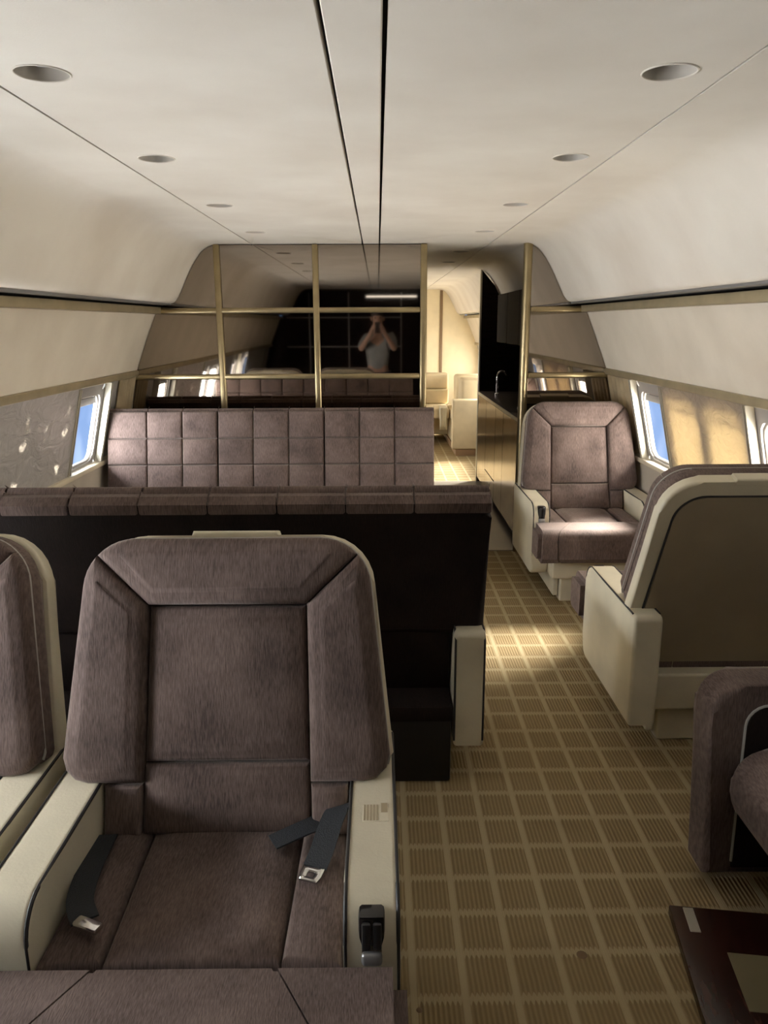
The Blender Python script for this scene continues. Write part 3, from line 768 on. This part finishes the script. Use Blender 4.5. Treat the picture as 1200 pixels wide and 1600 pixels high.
# ------------------------------------------------------------------ tufted sofas
STILT = math.radians(13)
def sback(u, w, d):
    c, s = math.cos(STILT), math.sin(STILT)
    return (u, .47 + w * s - d * c, .46 + w * c + d * s)
def make_sofa():
    r = empty('tufted_sofa')
    HW = 1.025
    obj('base', rbox(-.91, .91, .04, .66, 0, .24, .01, 2), 'black', r)
    obj('seat_frame', rbox(-.915, .915, .0, .67, .24, .30, .01, 2), 'velvet_dark', r)
    for s in (-1, 1):
        a = obj('armrest', prism([(y, z) for y, z in arm_outline()], s * .917, s * 1.025, lambda u, w, h: (h, u, w), .014, 4), 'cream', r, True)
        for xx in (s * .921, s * 1.021):
            path = [(xx, .652, .16), (xx, .652, .54), (xx, .62, .568), (xx, .35, .568), (xx, .2, .568)] + [(xx, y, z) for y, z in arc(.075, .495, .0715, 90, 180, 7)] + [(xx, .0035, .26)]
            obj('piping', tube(path, .004, 6), 'piping_dark', a)
    cols = [.245, .215, .215]; sec = sum(cols)
    mid = [.2165] * 3
    widths = cols + mid + cols[::-1]
    k = 2 * HW / sum(widths); widths = [w * k for w in widths]
    x = -HW; xs = [x]
    for w in widths: x += w; xs.append(x)
    hs = [-.06, .115, .28, .445, .615]
    obj('back_frame', prism(outline(HW, HW, .095, .608, .05, 5), -.10, -.02, sback, .03, 4), 'velvet_dark', r, True)
    obj('lower_back', prism([(-.912, -.20), (.912, -.20), (.912, .12), (-.912, .12)], -.09, -.02, sback, .01, 2), 'velvet_dark', r)
    for i in range(9):
        for j in range(4):
            a, b_ = xs[i] + .001, xs[i + 1] - .001
            if j == 0: a, b_ = max(a, -.912), min(b_, .912)
            if i % 3 == 0: a += .003
            if i % 3 == 2: b_ -= .003
            obj('tufted_pad', pad([(a, hs[j]), (b_, hs[j]), (b_, hs[j + 1] - .002), (a, hs[j + 1] - .002)], -.05, .045, sback, .016, .008), 'velvet', r, True)
        # the padding rolls over the top edge
        obj('top_roll', prism([(-.105, .578), (.0, .578), (.0, .623)] + arc(-.02, .615, .022, 20, 160, 5) + [(-.075, .629), (-.105, .613)], xs[i] + .001, xs[i + 1] - .001, lambda u, w, h: sback(h, w, u), .008, 2), 'velvet', r, True)
    for i in range(3):
        a, b_ = (-.912, xs[3]) if i == 0 else ((xs[3], xs[6]) if i == 1 else (xs[6], .912))
        obj('seat_cushion', pad([(a + .002, -.06), (b_ - .002, -.06), (b_ - .002, .47), (a + .002, .47)], .30, .455, seat_map, .03, .012), 'velvet', r, True)
    return r
sofa = make_sofa(); sofa.location = (-.632, 4.25, 0)
tag(sofa, 'long brown tufted sofa against the mirrored bulkhead, facing the viewer', 'sofa', 'brown tufted sofas')
sofa2 = copy_tree(sofa); sofa2.location = (-.62, 3.10, 0); sofa2.rotation_euler = (0, 0, PI)
tag(sofa2, 'long dark sofa seen from behind, just beyond the foreground chair', 'sofa', 'brown tufted sofas')

# ------------------------------------------------------------------ divan at the right edge
dv = empty('side_divan', (.965, 1.9, 0), label='brown velvet divan along the right wall, only its arm and cushion showing', cat='sofa')
def arm2(): return [(.0, .05)] + [(-.02, .52)] + arc(.06, .56, .08, 180, 90, 7) + [(.66, .64), (.66, .05)]
# arm panel: polygon in (x, z), thickness along y
obj('armrest', prism(arm2(), -.01, .115, lambda u, w, h: (u, h, w), .018, 4), 'velvet', dv, True)
obj('shaded_inner_panel', prism([(.075, .08), (.072, .50)] + arc(.13, .525, .058, 180, 90, 6) + [(.65, .583), (.65, .08)], -.02, .0, lambda u, w, h: (u, h, w), .006, 2), 'velvet_dark', dv, True)  # arm's inner face, its shade put into the near-black colour
pth = [(.073, -.014, .10), (.070, -.014, .50)] + [(x, -.014, z) for x, z in arc(.13, .525, .060, 180, 90, 6)] + [(.65, -.014, .585)]
obj('piping', tube(pth, .004, 6), 'piping_light', dv)
def bull(x0, x1, z0, z1, r):
    return [(x1, z0)] + arc(x0 + r * 1.1, z0 + r * 1.1, r * 1.1, 270, 180, 6) + arc(x0 + r, z1 - r, r, 180, 90, 6) + [(x1, z1)]
for a, b_ in ((-.62, -.035), (-1.22, -.63)):
    obj('seat_cushion', prism(bull(.035, .62, .24, .47, .09), a, b_, lambda u, w, h: (u, h, w), .012, 3), 'velvet', dv, True, 60)
obj('base', rbox(.25, .62, -1.2, .08, 0, .24, .01, 2), 'black', dv)
obj('back_cushion', rbox(.50, .66, -1.2, -.03, .46, .82, .05, 4), 'velvet', dv, True)

# loose table leaf lying on the carpet
tl_ = empty('table_leaf', (0.836, 1.803, 0), math.radians(-8), label='dark mahogany table leaf with beige inlay lying on the carpet, bottom right', cat='table leaf')
obj('board', rbox(0, .38, -.80, 0, 0, .028, .004, 2), 'mahogany', tl_)
obj('inlay', rbox(.11, .34, -.33, -.155, .027, .0295, .001, 1), 'inlay', tl_)
obj('hinge_plate', rbox(.035, .062, -.095, -.008, .027, .0305, .001, 1), 'plate', tl_)

# small stains on the carpet
for i, (x, y) in enumerate([(.56, 1.66), (.40, 2.75), (.13, 1.50)]):
    o = obj('carpet_spot', lathe([(.0, .0016), (.010 - .002 * i, .0012), (.014 - .003 * i, .0004)], 12, Matrix.Translation((x, y, 0))), 'stain')
    tag(o, ['round dark stain on the aisle carpet near the foreground', 'tiny dark speck on the aisle carpet beside the dark sofa', 'tiny dark speck on the carpet beside the foreground chair'][i], 'stain')

# ------------------------------------------------------------------ the photographer, seen in the mirror
def skin_mesh(name, chain_verts, edges, root, material, parent=None, sub=2):
    me = bpy.data.meshes.new(name); me.from_pydata([v[:3] for v in chain_verts], edges, [])
    o = bpy.data.objects.new(name, me); COL.objects.link(o)
    if parent is not None: o.parent = parent
    o.modifiers.new('skin', 'SKIN')
    for i, v in enumerate(chain_verts):
        rad = v[3] if isinstance(v[3], tuple) else (v[3], v[3])
        me.skin_vertices[0].data[i].radius = rad; me.skin_vertices[0].data[i].use_root = (i == root)
    s_ = o.modifiers.new('sub', 'SUBSURF'); s_.levels = sub; s_.render_levels = sub
    me.materials.append(MATS[material])
    for m_ in o.modifiers:
        if m_.type == 'SKIN': m_.use_smooth_shade = True
    return o
PX, PY = .04, -.36
V = []; Eg = []
def add(p, r, link=None):
    V.append((p[0] + PX, p[1] + PY, p[2], r)); i = len(V) - 1
    if link is not None: Eg.append((link, i))
    return i
pel = add((0, 0, .92), (.15, .11)); wa = add((0, .0, 1.08), (.135, .10), pel); ch = add((0, .0, 1.28), (.155, .11), wa); nb = add((0, .0, 1.44), (.085, .075), ch)
nk = add((0, .015, 1.51), .055, nb); hd0 = add((0, .03, 1.58), (.065, .075), nk); hd1 = add((0, .03, 1.66), (.075, .092), hd0); hd2 = add((0, .02, 1.74), (.06, .075), hd1)
for s in (-1, 1):
    hp = add((s * .09, 0, .86), .085, pel); kn = add((s * .10, .02, .48), .058, hp); an = add((s * .11, -.02, .09), .042, kn); add((s * .12, .13, .045), (.04, .035), an)
    sh = add((s * .17, .0, 1.40), .058, ch); el = add((s * .235, .15, 1.24), .042, sh); wrs = add((s * .09, .285, 1.47), .029, el)
    pm = add((s * .068, .315, 1.53), (.032, .018), wrs)
    for k, (dz, ln) in enumerate(((.030, .030), (.012, .036), (-.008, .034), (-.028, .026))):
        a = add((s * .055, .345, 1.545 + dz), .0095, pm); add((s * (.055 - ln * .7), .352, 1.552 + dz), .0085, a)
    a = add((s * .045, .325, 1.505), .010, pm); add((s * .022, .335, 1.515), .009, a)
person = skin_mesh('person', V, Eg, 0, 'skin')
tag(person, 'person in grey shirt holding up a phone, seen reflected in the mirror', 'person')
V2 = V; 
def sub(idx, grow):
    mp_ = {i: k for k, i in enumerate(idx)}
    vs = [(*V[i][:3], tuple(x + grow for x in (V[i][3] if isinstance(V[i][3], tuple) else (V[i][3], V[i][3])))) for i in idx]
    es = [(mp_[a], mp_[b]) for a, b in Eg if a in mp_ and b in mp_]
    return vs, es
arms = [i for i in range(len(V)) if abs(V[i][2] - 1.40) < .001 or abs(V[i][2] - 1.24) < .001]
vs, es = sub([pel, wa, ch, nb] + arms, .014); skin_mesh('shirt', vs, es, 0, 'shirt', person)
legs = [i for i in range(len(V)) if V[i][2] < .9 and V[i][2] > .05]
vs, es = sub([pel] + legs, .014); skin_mesh('trousers', vs, es, 0, 'trousers', person)
hair = lathe([(.0, .10), (.05, .09), (.085, .05), (.095, .0), (.09, -.04), (.07, -.055)], 18, Matrix.Translation((PX, PY + .005, 1.73)) @ Matrix.Diagonal((.9, 1.1, .85, 1)))
obj('hair', hair, 'hair', person)
for s in (-1, 1):
    obj('eye', lathe([(.0, -.011), (.008, -.007), (.011, 0), (.008, .007), (.0, .011)], 10, Matrix.Translation((PX + s * .032, PY + .113, 1.665))), 'black', person)
    obj('ear', lathe([(.0, -.03), (.012, -.02), (.015, 0), (.012, .02), (.0, .03)], 10, Matrix.Translation((PX + s * .083, PY + .02, 1.655))), 'skin', person)
obj('nose', lathe([(.0, -.02), (.014, -.014), (.010, .01), (.004, .035)], 10, Matrix.Translation((PX, PY + .128, 1.63))), 'skin', person)
obj('mouth', rbox(PX - .024, PX + .024, PY + .108, PY + .116, 1.598, 1.606, .003, 2), 'plinth', person)
ph = empty('phone', (PX, -.018, 1.535), label='dark phone held up by the person in the mirror', cat='phone')
obj('body', rbox(-.038, .038, -.004, .004, -.075, .075, .004, 3), 'black_gloss', ph)
obj('lens_bump', rbox(-.032, -.002, .004, .0055, .03, .068, .001, 2), 'black', ph)
